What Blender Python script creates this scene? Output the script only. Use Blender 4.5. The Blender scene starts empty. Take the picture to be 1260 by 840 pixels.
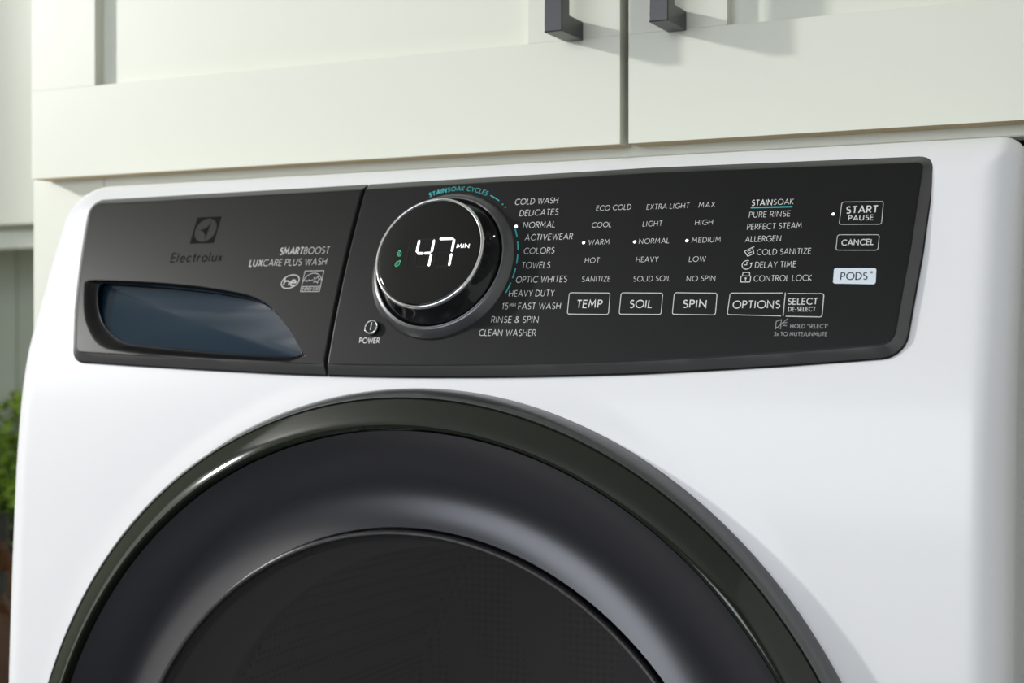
import bpy, bmesh, math, random
from mathutils import Vector, Matrix

random.seed(4)
SC = bpy.context.scene
COL = SC.collection
R = math.radians

# ------------------------------------------------------------------ camera, world, lights, exposure
EYE = 1.33                                   # camera height above the floor
cam_d = bpy.data.cameras.new('camera')
cam = bpy.data.objects.new('camera', cam_d)
COL.objects.link(cam)
cam.location = (0, 0, EYE)
cam.rotation_euler = (R(90), 0, R(26))
cam_d.sensor_width = 36.0
cam_d.lens = 50.0
cam_d.shift_y = -20.0 / 1260.0
cam_d.clip_start = 0.02
cam_d.dof.use_dof = True
cam_d.dof.focus_distance = 0.83
cam_d.dof.aperture_fstop = 8.0
SC.camera = cam

world = bpy.data.worlds.new('world')
SC.world = world
world.use_nodes = True
wb = world.node_tree.nodes['Background']
wb.inputs[0].default_value = (1.0, 0.985, 0.955, 1)
wb.inputs[1].default_value = 1.25

def area_light(name, loc, target, sx, sy, power, col):
    d = bpy.data.lights.new(name, 'AREA')
    d.shape = 'RECTANGLE'
    d.size, d.size_y, d.energy, d.color = sx, sy, power, col
    o = bpy.data.objects.new(name, d)
    COL.objects.link(o)
    o.location = loc
    o.rotation_euler = (Vector(target) - Vector(loc)).to_track_quat('-Z', 'Y').to_euler()
    return o

area_light('key_lamp', (-3.1, -0.55, EYE + 1.04), (-0.45, 0.85, EYE + 0.15), 0.14, 0.14, 70, (1.0, 0.99, 0.97))
area_light('window_light', (-1.05, -2.93, 1.83), (-1.05, 0.0, 1.83), 2.8, 1.1, 46, (0.82, 0.89, 1.0))

vs = SC.view_settings
vs.view_transform = 'Standard'
vs.look = 'None'
vs.gamma = 1
vs.exposure = 0.08
vs.use_curve_mapping = False

# ------------------------------------------------------------------ materials
def mat(name, col, rough=0.5, metal=0.0, spec=0.5, coat=0.0, grain=None, emit=None, emit_s=0.0, bump=None, trans=0.0, coat_r=0.05):
    m = bpy.data.materials.new(name)
    m.use_nodes = True
    nt = m.node_tree
    b = nt.nodes['Principled BSDF']
    b.inputs['Base Color'].default_value = (*col, 1)
    b.inputs['Roughness'].default_value = rough
    b.inputs['Metallic'].default_value = metal
    b.inputs['Specular IOR Level'].default_value = spec
    b.inputs['Coat Weight'].default_value = coat
    b.inputs['Coat Roughness'].default_value = coat_r
    b.inputs['Transmission Weight'].default_value = trans
    if emit:
        b.inputs['Emission Color'].default_value = (*emit, 1)
        b.inputs['Emission Strength'].default_value = emit_s
    if grain or bump:
        tc = nt.nodes.new('ShaderNodeTexCoord')
    if grain:                                    # (scale, amount)
        n = nt.nodes.new('ShaderNodeTexNoise')
        n.inputs['Scale'].default_value = grain[0]
        n.inputs['Detail'].default_value = 4
        nt.links.new(tc.outputs['Object'], n.inputs['Vector'])
        mx = nt.nodes.new('ShaderNodeMixRGB')
        mx.blend_type = 'MULTIPLY'
        mx.inputs['Fac'].default_value = grain[1]
        mx.inputs['Color1'].default_value = (*col, 1)
        nt.links.new(n.outputs['Fac'], mx.inputs['Color2'])
        nt.links.new(mx.outputs['Color'], b.inputs['Base Color'])
    if bump:                                     # (scale, strength, distance)
        n = nt.nodes.new('ShaderNodeTexNoise')
        n.inputs['Scale'].default_value = bump[0]
        n.inputs['Detail'].default_value = 3
        nt.links.new(tc.outputs['Object'], n.inputs['Vector'])
        bp = nt.nodes.new('ShaderNodeBump')
        bp.inputs['Strength'].default_value = bump[1]
        bp.inputs['Distance'].default_value = bump[2]
        nt.links.new(n.outputs['Fac'], bp.inputs['Height'])
        nt.links.new(bp.outputs['Normal'], b.inputs['Normal'])
    return m

M = {}
M['enamel'] = mat('white_enamel', (0.745, 0.745, 0.75), 0.36, coat=0.12, coat_r=0.10)
M['panel'] = mat('panel_graphite', (0.007, 0.007, 0.007), 0.40, spec=0.24, bump=(900, 0.04, 0.0004))
M['drawer'] = mat('drawer_graphite', (0.006, 0.006, 0.0058), 0.33, spec=0.30, bump=(900, 0.04, 0.0004))
M['chamfer'] = mat('chamfer_graphite', (0.11, 0.11, 0.11), 0.34, metal=0.85)
M['trim'] = mat('ring_side', (0.13, 0.135, 0.135), 0.3, metal=0.8)
M['collar'] = mat('collar_graphite', (0.11, 0.11, 0.113), 0.3, metal=0.75)
M['gloss_black'] = mat('gloss_black', (0.006, 0.006, 0.007), 0.06, spec=0.6)
M['screen'] = mat('dial_glass', (0.004, 0.004, 0.003), 0.1, spec=0.35)
M['ring'] = mat('ring_black', (0.010, 0.012, 0.007), 0.09, spec=0.55)
M['bezel'] = mat('bezel_smoke', (0.013, 0.013, 0.017), 0.23, spec=0.6)
M['chrome'] = mat('chrome', (0.75, 0.75, 0.75), 0.12, metal=1.0)
M['dark_metal'] = mat('dark_metal', (0.22, 0.22, 0.23), 0.3, metal=1.0)
M['grip_blue'] = mat('grip_blue', (0.004, 0.018, 0.033), 0.18, spec=0.28, coat=0.0)
M['print_white'] = mat('print_white', (0.62, 0.62, 0.60), 0.6)
M['print_grey'] = mat('print_grey', (0.33, 0.33, 0.33), 0.6)
M['print_silver'] = mat('print_silver', (0.42, 0.42, 0.41), 0.5)
M['print_black'] = mat('print_black', (0.003, 0.003, 0.003), 0.7, spec=0.08)
M['print_teal'] = mat('print_teal', (0.03, 0.40, 0.40), 0.6)
M['pods_plate'] = mat('pods_plate', (0.60, 0.68, 0.74), 0.6)
M['led'] = mat('led_white', (0.8, 0.8, 0.85), 0.5, emit=(0.95, 0.96, 1.0), emit_s=1.6)
M['led_green'] = mat('led_green', (0.05, 0.3, 0.15), 0.5, emit=(0.06, 0.55, 0.26), emit_s=0.9)
M['led_off'] = mat('led_off', (0.0085, 0.0085, 0.009), 0.12, spec=0.35)
M['sage'] = mat('sage_paint', (0.67, 0.685, 0.59), 0.45, grain=(3.0, 0.05), bump=(260, 0.05, 0.0006))
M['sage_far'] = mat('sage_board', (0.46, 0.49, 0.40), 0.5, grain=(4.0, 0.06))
M['raw_edge'] = mat('raw_board_edge', (0.62, 0.50, 0.31), 0.75, grain=(60, 0.2))
M['handle'] = mat('handle_black', (0.012, 0.011, 0.013), 0.36, spec=0.7)
M['rubber'] = mat('rubber_gasket', (0.28, 0.28, 0.30), 0.5)
M['wall_dark'] = mat('wall_grey', (0.58, 0.58, 0.57), 0.6)
M['wall_olive'] = mat('wall_olive', (0.11, 0.12, 0.085), 0.7)
M['ceiling'] = mat('ceiling_paint', (0.52, 0.52, 0.51), 0.8)
M['floor'] = mat('floor_slate', (0.20, 0.20, 0.20), 0.4, grain=(8, 0.4))
M['worktop'] = mat('worktop_stone', (0.55, 0.55, 0.53), 0.35, grain=(30, 0.15))
M['pot'] = mat('pot_black', (0.012, 0.012, 0.013), 0.5)
M['leaf'] = mat('leaf_green', (0.46, 0.68, 0.09), 0.45, grain=(35, 0.6))
M['stem'] = mat('stem_green', (0.10, 0.22, 0.04), 0.6)
M['amber'] = mat('amber_glass', (0.17, 0.055, 0.012), 0.04, trans=0.75)
M['cap'] = mat('cap_black', (0.01, 0.01, 0.01), 0.35)

def tinted_glass():
    m = bpy.data.materials.new('tinted_glass')
    m.use_nodes = True
    nt = m.node_tree
    nt.nodes.clear()
    out = nt.nodes.new('ShaderNodeOutputMaterial')
    mix = nt.nodes.new('ShaderNodeMixShader')
    tr = nt.nodes.new('ShaderNodeBsdfTransparent')
    tr.inputs[0].default_value = (0.36, 0.35, 0.36, 1)
    gl = nt.nodes.new('ShaderNodeBsdfGlossy')
    gl.inputs['Roughness'].default_value = 0.03
    fr = nt.nodes.new('ShaderNodeFresnel')
    fr.inputs['IOR'].default_value = 1.5
    nt.links.new(fr.outputs[0], mix.inputs[0])
    df = nt.nodes.new('ShaderNodeBsdfDiffuse')
    df.inputs[0].default_value = (0.075, 0.072, 0.075, 1)
    sm = nt.nodes.new('ShaderNodeMixShader')
    sm.inputs[0].default_value = 0.22
    nt.links.new(tr.outputs[0], sm.inputs[1])
    nt.links.new(df.outputs[0], sm.inputs[2])
    nt.links.new(sm.outputs[0], mix.inputs[1])
    nt.links.new(gl.outputs[0], mix.inputs[2])
    nt.links.new(mix.outputs[0], out.inputs[0])
    return m
M['glass'] = tinted_glass()

def drum_metal():
    m = mat('drum_steel', (0.5, 0.5, 0.5), 0.35, metal=0.9)
    nt = m.node_tree
    b = nt.nodes['Principled BSDF']
    tc = nt.nodes.new('ShaderNodeTexCoord')
    vo = nt.nodes.new('ShaderNodeTexVoronoi')
    vo.inputs['Scale'].default_value = 150
    vo.inputs['Randomness'].default_value = 0.0
    rp = nt.nodes.new('ShaderNodeValToRGB')
    rp.color_ramp.elements[0].position = 0.28
    rp.color_ramp.elements[0].color = (0.32, 0.32, 0.32, 1)
    rp.color_ramp.elements[1].position = 0.36
    rp.color_ramp.elements[1].color = (0.5, 0.5, 0.5, 1)
    nt.links.new(tc.outputs['Object'], vo.inputs['Vector'])
    nt.links.new(vo.outputs['Distance'], rp.inputs[0])
    nt.links.new(rp.outputs[0], b.inputs['Base Color'])
    return m
M['drum'] = drum_metal()

# ------------------------------------------------------------------ object helpers
def link(name, me, mats, parent=None, smooth=False):
    if not isinstance(mats, (list, tuple)):
        mats = [mats]
    for m in mats:
        me.materials.append(m)
    if smooth:
        for p in me.polygons:
            p.use_smooth = True
    o = bpy.data.objects.new(name, me)
    COL.objects.link(o)
    if parent:
        o.parent = parent
    return o

def tag(o, label=None, cat=None, group=None, kind=None):
    if label: o['label'] = label
    if cat: o['category'] = cat
    if group: o['group'] = group
    if kind: o['kind'] = kind
    return o

def empty(name, loc=(0, 0, 0)):
    o = bpy.data.objects.new(name, None)
    COL.objects.link(o)
    o.location = loc
    o.empty_display_size = 0.05
    return o

def mesh(name, verts, faces, mats, parent=None, smooth=False, midx=None):
    me = bpy.data.meshes.new(name)
    me.from_pydata([tuple(v) for v in verts], [], faces)
    o = link(name, me, mats, parent, smooth)
    if midx:
        for p, i in zip(me.polygons, midx):
            p.material_index = i
    me.update()
    return o

def box(name, lo, hi, m, parent=None, bevel=0.0, seg=2, bottom=None):
    bm = bmesh.new()
    bmesh.ops.create_cube(bm, size=1)
    s = [hi[i] - lo[i] for i in range(3)]
    c = [(hi[i] + lo[i]) / 2 for i in range(3)]
    bmesh.ops.scale(bm, vec=s, verts=bm.verts)
    bmesh.ops.translate(bm, vec=c, verts=bm.verts)
    if bevel:
        bmesh.ops.bevel(bm, geom=bm.edges[:], offset=bevel, segments=seg, affect='EDGES', profile=0.5)
    bm.normal_update()
    me = bpy.data.meshes.new(name)
    if bottom:
        for f in bm.faces:
            f.material_index = 1 if f.normal.z < -0.9 else 0
    bm.to_mesh(me)
    bm.free()
    return link(name, me, [m, bottom] if bottom else m, parent, smooth=False)

def lathe(name, prof, frame, m, parent=None, n=96, cap=False, smooth=True, flip=False, a0=0.0):
    """revolve (r, h) about an axis; frame(u, v, h) -> world"""
    vs_, fs = [], []
    for r, h in prof:
        for k in range(n):
            a = 2 * math.pi * k / n + a0
            vs_.append(frame(r * math.cos(a), r * math.sin(a), h))
    for i in range(len(prof) - 1):
        for k in range(n):
            a, b = i * n + k, i * n + (k + 1) % n
            c, d = a + n, b + n
            fs.append((a, b, d, c) if not flip else (a, c, d, b))
    if cap:
        i = (len(prof) - 1) * n
        f = tuple(range(i, i + n))
        fs.append(f if not flip else f[::-1])
    return mesh(name, vs_, fs, m, parent, smooth)

def sharp(o, ang=35):
    me = o.data
    bm = bmesh.new()
    bm.from_mesh(me)
    for e in bm.edges:
        if len(e.link_faces) == 2 and e.calc_face_angle(0) > R(ang):
            e.smooth = False
    bm.to_mesh(me)
    bm.free()
    for p in me.polygons:
        p.use_smooth = True
    return o

# ------------------------------------------------------------------ polyline tools (2D)
def round_poly(pts, n=7):
    """pts: (x, y, radius) closed; rounded corners"""
    out = []
    N = len(pts)
    for i in range(N):
        p0 = Vector(pts[i - 1][:2]); p = Vector(pts[i][:2]); p1 = Vector(pts[(i + 1) % N][:2])
        r = pts[i][2]
        if r <= 0:
            out.append(tuple(p)); continue
        a = (p0 - p).normalized(); b = (p1 - p).normalized()
        ang = math.acos(max(-1, min(1, a.dot(b))))
        t = r / math.tan(ang / 2)
        c = p + (a + b).normalized() * (r / math.sin(ang / 2))
        s = p + a * t; e = p + b * t
        a0 = math.atan2(s.y - c.y, s.x - c.x); a1 = math.atan2(e.y - c.y, e.x - c.x)
        d = a1 - a0
        while d > math.pi: d -= 2 * math.pi
        while d < -math.pi: d += 2 * math.pi
        for k in range(n + 1):
            q = a0 + d * k / n
            out.append((c.x + r * math.cos(q), c.y + r * math.sin(q)))
    return out

def smooth_line(pts, per=6):
    """Catmull-Rom through 2D points"""
    out = []
    for i in range(len(pts) - 1):
        p0 = pts[max(i - 1, 0)]; p1 = pts[i]; p2 = pts[i + 1]; p3 = pts[min(i + 2, len(pts) - 1)]
        for k in range(per):
            t = k / per
            out.append(tuple(0.5 * ((2 * p1[j]) + (-p0[j] + p2[j]) * t + (2 * p0[j] - 5 * p1[j] + 4 * p2[j] - p3[j]) * t * t
                                    + (-p0[j] + 3 * p1[j] - 3 * p2[j] + p3[j]) * t ** 3) for j in range(2)))
    out.append(tuple(pts[-1][:2]))
    return out

def resample(pts, n):
    d = [0]
    for a, b in zip(pts, pts[1:]):
        d.append(d[-1] + math.hypot(b[0] - a[0], b[1] - a[1]))
    out = []
    j = 0
    for k in range(n):
        t = d[-1] * k / (n - 1)
        while j < len(d) - 2 and d[j + 1] < t: j += 1
        f = (t - d[j]) / max(d[j + 1] - d[j], 1e-9)
        out.append((pts[j][0] + (pts[j + 1][0] - pts[j][0]) * f, pts[j][1] + (pts[j + 1][1] - pts[j][1]) * f))
    return out

def inset(pts, dist):
    """offset a CCW closed polygon inwards; dist may be a function of the edge's midpoint"""
    N = len(pts)
    ds = []
    for i in range(N):
        a, b = pts[i], pts[(i + 1) % N]
        dd = dist((a[0] + b[0]) / 2, (a[1] + b[1]) / 2, b[0] - a[0], b[1] - a[1]) if callable(dist) else dist
        L = math.hypot(b[0] - a[0], b[1] - a[1]) or 1e-9
        nx, ny = -(b[1] - a[1]) / L, (b[0] - a[0]) / L
        ds.append((nx, ny, nx * a[0] + ny * a[1] + dd, dd))
    out = []
    for i in range(N):
        n0, n1 = ds[i - 1], ds[i]
        det = n0[0] * n1[1] - n0[1] * n1[0]
        if abs(det) < 0.02:
            d = (n0[3] + n1[3]) / 2
            mx, my = n0[0] + n1[0], n0[1] + n1[1]
            L = math.hypot(mx, my)
            out.append((pts[i][0] + mx / L * d, pts[i][1] + my / L * d))
        else:
            out.append(((n0[2] * n1[1] - n1[2] * n0[1]) / det, (n0[0] * n1[2] - n1[0] * n0[2]) / det))
    return out

# ------------------------------------------------------------------ the panel's own frame: u to the right, v up the slope, h out of it (mm)
TILT = R(22)
PY, PZ = 0.787, EYE + 0.037
CURVE = 0.0007               # the face bows: steeper at the top, more upright at the bottom
def PW(u, v, h=0.0):
    return PF(u, v, h + CURVE * (35.0 ** 2 - min(v * v, 80.0 ** 2)))
def PF(u, v, h=0.0):
    u, v, h = u / 1000, v / 1000, h / 1000
    return Vector((u, PY + v * math.sin(TILT) - h * math.cos(TILT), PZ + v * math.cos(TILT) + h * math.sin(TILT)))

# ------------------------------------------------------------------ setting
struct = lambda o: tag(o, kind='structure')
struct(box('floor', (-12.0, -3.1, -0.05), (1.03, 1.62, 0.0), M['floor']))
wall = struct(box('wall_back', (-2.25, 1.56, 0.0), (1.03, 1.62, 2.8), M['sage']))
struct(box('shade_wall_right', (0.95, -3.0, 0.0), (1.03, 1.56, 2.8), M['wall_dark']))  # unseen wall, added to darken the washer's right side and reflections
struct(box('shade_wall_left', (-2.25, 0.333, 0.0), (-2.17, 1.56, 2.8), M['sage']))  # unseen wall, added to keep key light off the set-back cabinet
def wall_with_opening():
    bm = bmesh.new()
    for lo, hi in (((-4.0, 0.0), (-2.55, 2.8)), ((0.45, 0.0), (1.03, 2.8)), ((-2.55, 0.0), (0.45, 1.2)), ((-2.55, 2.4), (0.45, 2.8))):
        r = bmesh.ops.create_cube(bm, size=1)
        bmesh.ops.scale(bm, vec=(hi[0] - lo[0], 0.1, hi[1] - lo[1]), verts=r['verts'])
        bmesh.ops.translate(bm, vec=((hi[0] + lo[0]) / 2, -3.05, (hi[1] + lo[1]) / 2), verts=r['verts'])
    me = bpy.data.meshes.new('wall_front')
    bm.to_mesh(me); bm.free()
    return link('wall_front', me, M['wall_olive'])
struct(wall_with_opening())
win = struct(box('window_1', (-2.55, -3.06, 1.2), (0.45, -3.0, 1.25), M['enamel']))
for lo, hi in (((-2.55, 2.35), (0.45, 2.4)), ((-2.55, 1.25), (-1.70, 2.35)), ((0.40, 1.25), (0.45, 2.35)), ((-1.08, 1.25), (-1.02, 2.35))):
    box('frame_bar', (lo[0], -3.06, lo[1]), (hi[0], -3.0, hi[1]), M['enamel'], win)
struct(box('ceiling', (-4.0, -3.0, 2.8), (1.03, 1.62, 2.86), M['ceiling']))
# upright boards of the splash-back behind the left worktop
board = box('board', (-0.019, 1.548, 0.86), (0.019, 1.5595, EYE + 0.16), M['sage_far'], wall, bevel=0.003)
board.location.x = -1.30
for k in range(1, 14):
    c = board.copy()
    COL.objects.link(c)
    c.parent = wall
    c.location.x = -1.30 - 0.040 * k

# ------------------------------------------------------------------ upper cabinet with two shaker doors and its frame round the washer
CB = EYE + 0.1188           # bottom edge of the doors
CY = 0.870                  # front of the doors
cab = empty('upper_cabinet', (-0.1, 1.2, 0.0))
tag(cab, 'pale sage shaker upper cabinet with two black handled doors above the washer', 'cabinet')
INV = Matrix.Translation(cab.location).inverted()
def under(o, root):
    o.matrix_parent_inverse = Matrix.Translation(root.location).inverted()
    return o
TOP = CB + 0.74
under(box('carcass', (-0.872, 0.912, EYE + 0.135), (0.55, 1.555, TOP), M['sage'], cab), cab)
under(box('frame_rail', (-0.802, 0.8905, EYE + 0.1121), (0.55, 0.9115, EYE + 0.155), M['sage'], cab, bevel=0.0008, seg=1), cab)
under(box('frame_stile', (-0.8785, 0.8905, 0.0), (-0.8025, 0.9115, TOP), M['sage'], cab, bevel=0.0008, seg=1), cab)
under(box('end_panel', (-0.8785, 0.912, 0.0), (-0.8605, 1.555, EYE + 0.134), M['sage'], cab), cab)
under(box('end_panel', (-0.060, 0.9125, 0.0), (-0.042, 1.555, EYE + 0.134), M['sage'], cab), cab)  # out of view, added to keep the gap beside the washer dark

def shaker_door(x0, x1, hx, hlabel):
    ST, REC = 0.067, 0.009
    RZ = 0.0715
    zt = TOP - 0.002
    d = box('door', (x0 + 0.05, CY + REC, CB + 0.05), (x1 - 0.05, CY + 0.0185, zt - 0.05), M['sage'], cab)
    under(d, cab)
    def sub(nm, lo, hi, m, bevel=0.00022, bottom=None):
        o = box(nm, lo, hi, m, None, bevel, 2, bottom)
        o.parent = d
        return o
    sub('stile', (x0, CY, CB + RZ), (x0 + ST, CY + 0.0195, zt - RZ), M['sage'])
    sub('stile', (x1 - ST, CY, CB + RZ), (x1, CY + 0.0195, zt - RZ), M['sage'])
    sub('rail', (x0, CY, CB), (x1, CY + 0.0195, CB + RZ), M['sage'], bottom=M['raw_edge'])
    sub('rail', (x0, CY, zt - RZ), (x1, CY + 0.0195, zt), M['sage'])
    # bar handle with two square feet, one mesh
    hz0, hz1 = EYE + 0.189, EYE + 0.189 + 0.19
    w, dep, th = 0.0130, 0.0350, 0.0125
    prof = [(0, hz0), (0, hz0 + th), (-(dep - th), hz0 + th), (-(dep - th), hz1 - th), (0, hz1 - th), (0, hz1), (-dep, hz1), (-dep, hz0)]
    bm = bmesh.new()
    for sx in (0, w):
        for y, z in prof:
            bm.verts.new((hx + sx, CY + y - 0.0002, z))
    bm.verts.ensure_lookup_table()
    n = len(prof)
    V = bm.verts
    for qs in ((0, 1, 2, 7), (2, 3, 6, 7), (3, 4, 5, 6)):
        bm.faces.new([V[i] for i in qs])
        bm.faces.new([V[i + n] for i in qs][::-1])
    for i in range(n):
        j = (i + 1) % n
        bm.faces.new([V[i], V[i + n], V[j + n], V[j]])
    bmesh.ops.recalc_face_normals(bm, faces=bm.faces[:])
    es = [e for e in bm.edges if len(e.link_faces) == 2 and e.calc_face_angle(0) > 0.5]
    bmesh.ops.bevel(bm, geom=es, offset=0.0007, segments=2, affect='EDGES', profile=0.5)
    me = bpy.data.meshes.new('handle')
    bm.to_mesh(me); bm.free()
    h = link('handle', me, M['handle'], d)
    tag(h, hlabel)
    return d
shaker_door(-0.860, -0.3455, -0.3845, 'square black bar handle')
shaker_door(-0.3395, 0.175, -0.3125, 'square black bar handle')

# the shallower cabinet further left, seen past the end panel
lc = empty('wall_cabinet', (-1.5, 1.4, 0.0))
tag(lc, 'pale wall cabinet set back left of the washer, its lower corner in view', 'cabinet')
under(box('carcass', (-1.95, 1.262, EYE + 0.12), (-0.885, 1.555, TOP), M['sage'], lc), lc)
under(box('door', (-1.94, 1.24, EYE + 0.118), (-0.90, 1.26, TOP), M['sage'], lc, bevel=0.001), lc)
under(box('light_rail', (-1.95, 1.268, EYE + 0.092), (-0.885, 1.29, EYE + 0.1125), M['sage'], lc, bevel=0.001), lc)

# ------------------------------------------------------------------ washer
WX0, WX1, WTOP, WBOT = -0.778, -0.089, EYE + 0.1058, EYE + 0.1058 - 0.965
washer = empty('washing_machine', (0, 0, 0))
tag(washer, 'white front-loading washing machine with black control panel and round dark door', 'washing machine')

PROF = [(-0.95, 0.752), (-0.6, 0.749), (-0.3, 0.7512), (-0.2, 0.7544), (-0.12, 0.7585), (-0.09, 0.7607), (-0.06, 0.7638), (-0.04, 0.7668), (-0.02, 0.7712), (0.0, 0.7778), (0.02, 0.7852), (0.05, 0.7967), (0.08, 0.8090), (0.12, 0.8252)]
def front_y(z):
    zr = z - EYE
    P = PROF
    for i in range(len(P) - 1):
        if zr <= P[i + 1][0] or i == len(P) - 2:
            h = P[i + 1][0] - P[i][0]
            t = max(0, min(1, (zr - P[i][0]) / h))
            def sl(k):
                if k <= 0: return (P[1][1] - P[0][1]) / (P[1][0] - P[0][0])
                if k >= len(P) - 1: return (P[-1][1] - P[-2][1]) / (P[-1][0] - P[-2][0])
                return (P[k + 1][1] - P[k - 1][1]) / (P[k + 1][0] - P[k - 1][0])
            m0, m1 = sl(i) * h, sl(i + 1) * h
            return ((2 * t ** 3 - 3 * t * t + 1) * P[i][1] + (t ** 3 - 2 * t * t + t) * m0 + (-2 * t ** 3 + 3 * t * t) * P[i + 1][1] + (t ** 3 - t * t) * m1)

# door frame: axis leans back 3 degrees
DT = R(3.0)
DC = Vector((-0.433, 0.7515, EYE - 0.338))
def DW(u, v, h):
    return Vector((DC.x + u, DC.y + v * math.sin(DT) - h * math.cos(DT), DC.z + v * math.cos(DT) + h * math.sin(DT)))

ROLL, CORN, CORN_R = 0.022, 0.030, 0.014
def sdf(x, z):
    """distance inside the rounded outline of the front"""
    cx, cz = (WX0 + WX1) / 2, (WTOP + WBOT) / 2
    hx, hz = (WX1 - WX0) / 2, (WTOP - WBOT) / 2
    cr = CORN_R if x > cx else CORN
    qx, qz = abs(x - cx) - hx + cr, abs(z - cz) - hz + cr
    return -(math.hypot(max(qx, 0), max(qz, 0)) + min(max(qx, qz), 0) - cr)

def body_y(x, z):
    y = front_y(z)
    s = max(0.0, min(ROLL, sdf(x, z)))
    y += ROLL - math.sqrt(max(0, ROLL ** 2 - (ROLL - s) ** 2))
    d = math.hypot(x - DC.x, z - DC.z)
    t = (0.297 + 0.020 - d) / 0.020              # raised lip round the door
    if t > 0 and z < EYE - 0.026:
        t = min(t, 1)
        y -= 0.0012 * t * t * (3 - 2 * t) * min(1, max(0, (EYE - 0.026 - z) / 0.016))
    return y

# ---- control panel and drawer front
def outline(which):
    bot = smooth_line([(-720.5, -65.5), (-612, -69.4), (-507.5, -72.0), (-410, -71.6), (-305, -68.2), (-215, -62.4), (-143.5, -56.2)], 6)
    cut = -505.4
    if which == 'drawer':
        b = [p for p in bot if p[0] < cut - 3]
        b = [(b[0][0], b[0][1], 12)] + [(p[0], p[1], 0) for p in b[1:]] + [(cut - 0.8, -72.0, 0)]
        return round_poly(b + [(cut - 0.8, 64.6, 0), (-748.5, 63.0, 11), (-730.7, -26.0, 0)])
    b = [p for p in bot if cut + 3 < p[0] < -168] + [bot[-1]]
    b = [(cut + 0.8, -72.0, 0)] + [(p[0], p[1], 0) for p in b[:-1]] + [(b[-1][0], b[-1][1], 15)]
    return round_poly(b + [(-137.6, 4, 0), (-134.2, 64.6, 10), (-304, 66.4, 0), (cut + 0.8, 64.6, 0)])

CUT = -505.4
def edge_d(mx, my, dx, dy):
    return 0.7 if abs(mx - CUT) < 1.2 and abs(dy) > abs(dx) else 6.0

def inside(x, y, poly):
    c = False
    for i in range(len(poly)):
        (x0, y0), (x1, y1) = poly[i - 1], poly[i]
        if (y0 > y) != (y1 > y) and x < (x1 - x0) * (y - y0) / (y1 - y0) + x0: c = not c
    return c
HOLE_A = inset(outline('drawer'), lambda mx, my, dx, dy: -3.0 if edge_d(mx, my, dx, dy) < 1 else 3.6)
HOLE_B = inset(outline('control'), lambda mx, my, dx, dy: -3.0 if edge_d(mx, my, dx, dy) < 1 else 3.6)

def build_body():
    zs = []
    k = 14
    for i in range(k):
        zs.append(WBOT + ROLL * (1 - math.cos(math.pi / 2 * i / k)))
    z0, z1 = WBOT + ROLL, WTOP - CORN
    zm = EYE - 0.10
    zs += [z0 + (zm - z0) * i / 140 for i in range(140)] + [zm + (z1 - zm) * i / 95 for i in range(96)]
    for i in range(1, 26):
        zs.append(z1 + CORN * math.sin(math.pi / 2 * i / 25))
    ts = [ROLL * (1 - math.cos(math.pi / 2 * i / 14)) for i in range(14)]
    nx = 200
    V, F = [], []
    cols = 2 * 14 + nx + 1
    for z in zs:
        def pull(c):
            o = max(z - (WTOP - c), (WBOT + c) - z, 0)
            return c - math.sqrt(max(0, c * c - o * o))
        a, b = WX0 + pull(CORN), WX1 - pull(CORN_R)
        xs = [a + t for t in ts] + [a + ROLL + (b - a - 2 * ROLL) * i / nx for i in range(nx + 1)] + [b - t for t in reversed(ts)]
        for x in xs:
            V.append((x, body_y(x, z), z))
    rows = len(zs)
    for j in range(rows - 1):
        for i in range(cols - 1):
            a = j * cols + i
            F.append((a, a + 1, a + cols + 1, a + cols))
    # cut the door opening
    keep = []
    for f in F:
        cx = sum(V[i][0] for i in f) / 4; cz = sum(V[i][2] for i in f) / 4
        if math.hypot(cx - DC.x, cz - DC.z) < 0.272: continue
        pv = (cz - PZ) * 1000 / math.cos(TILT)
        if inside(cx * 1000, pv, HOLE_A) or inside(cx * 1000, pv, HOLE_B): continue      # opening behind the control panel
        keep.append(f)
    # side, top and bottom walls going back
    border = [j * cols for j in range(rows)] + [(rows - 1) * cols + i for i in range(1, cols)] + \
             [j * cols + cols - 1 for j in range(rows - 2, -1, -1)] + [i for i in range(cols - 2, 0, -1)]
    nb = len(V)
    for b in border:
        V.append((V[b][0], 1.46, V[b][2]))
    m = len(border)
    for i in range(m):
        j = (i + 1) % m
        keep.append((border[i], nb + i, nb + j, border[j])[::-1])
    keep.append(tuple(range(nb, nb + m)))
    o = mesh('cabinet_shell', V, keep, M['enamel'], washer)
    return sharp(o, 50)
build_body()

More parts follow.
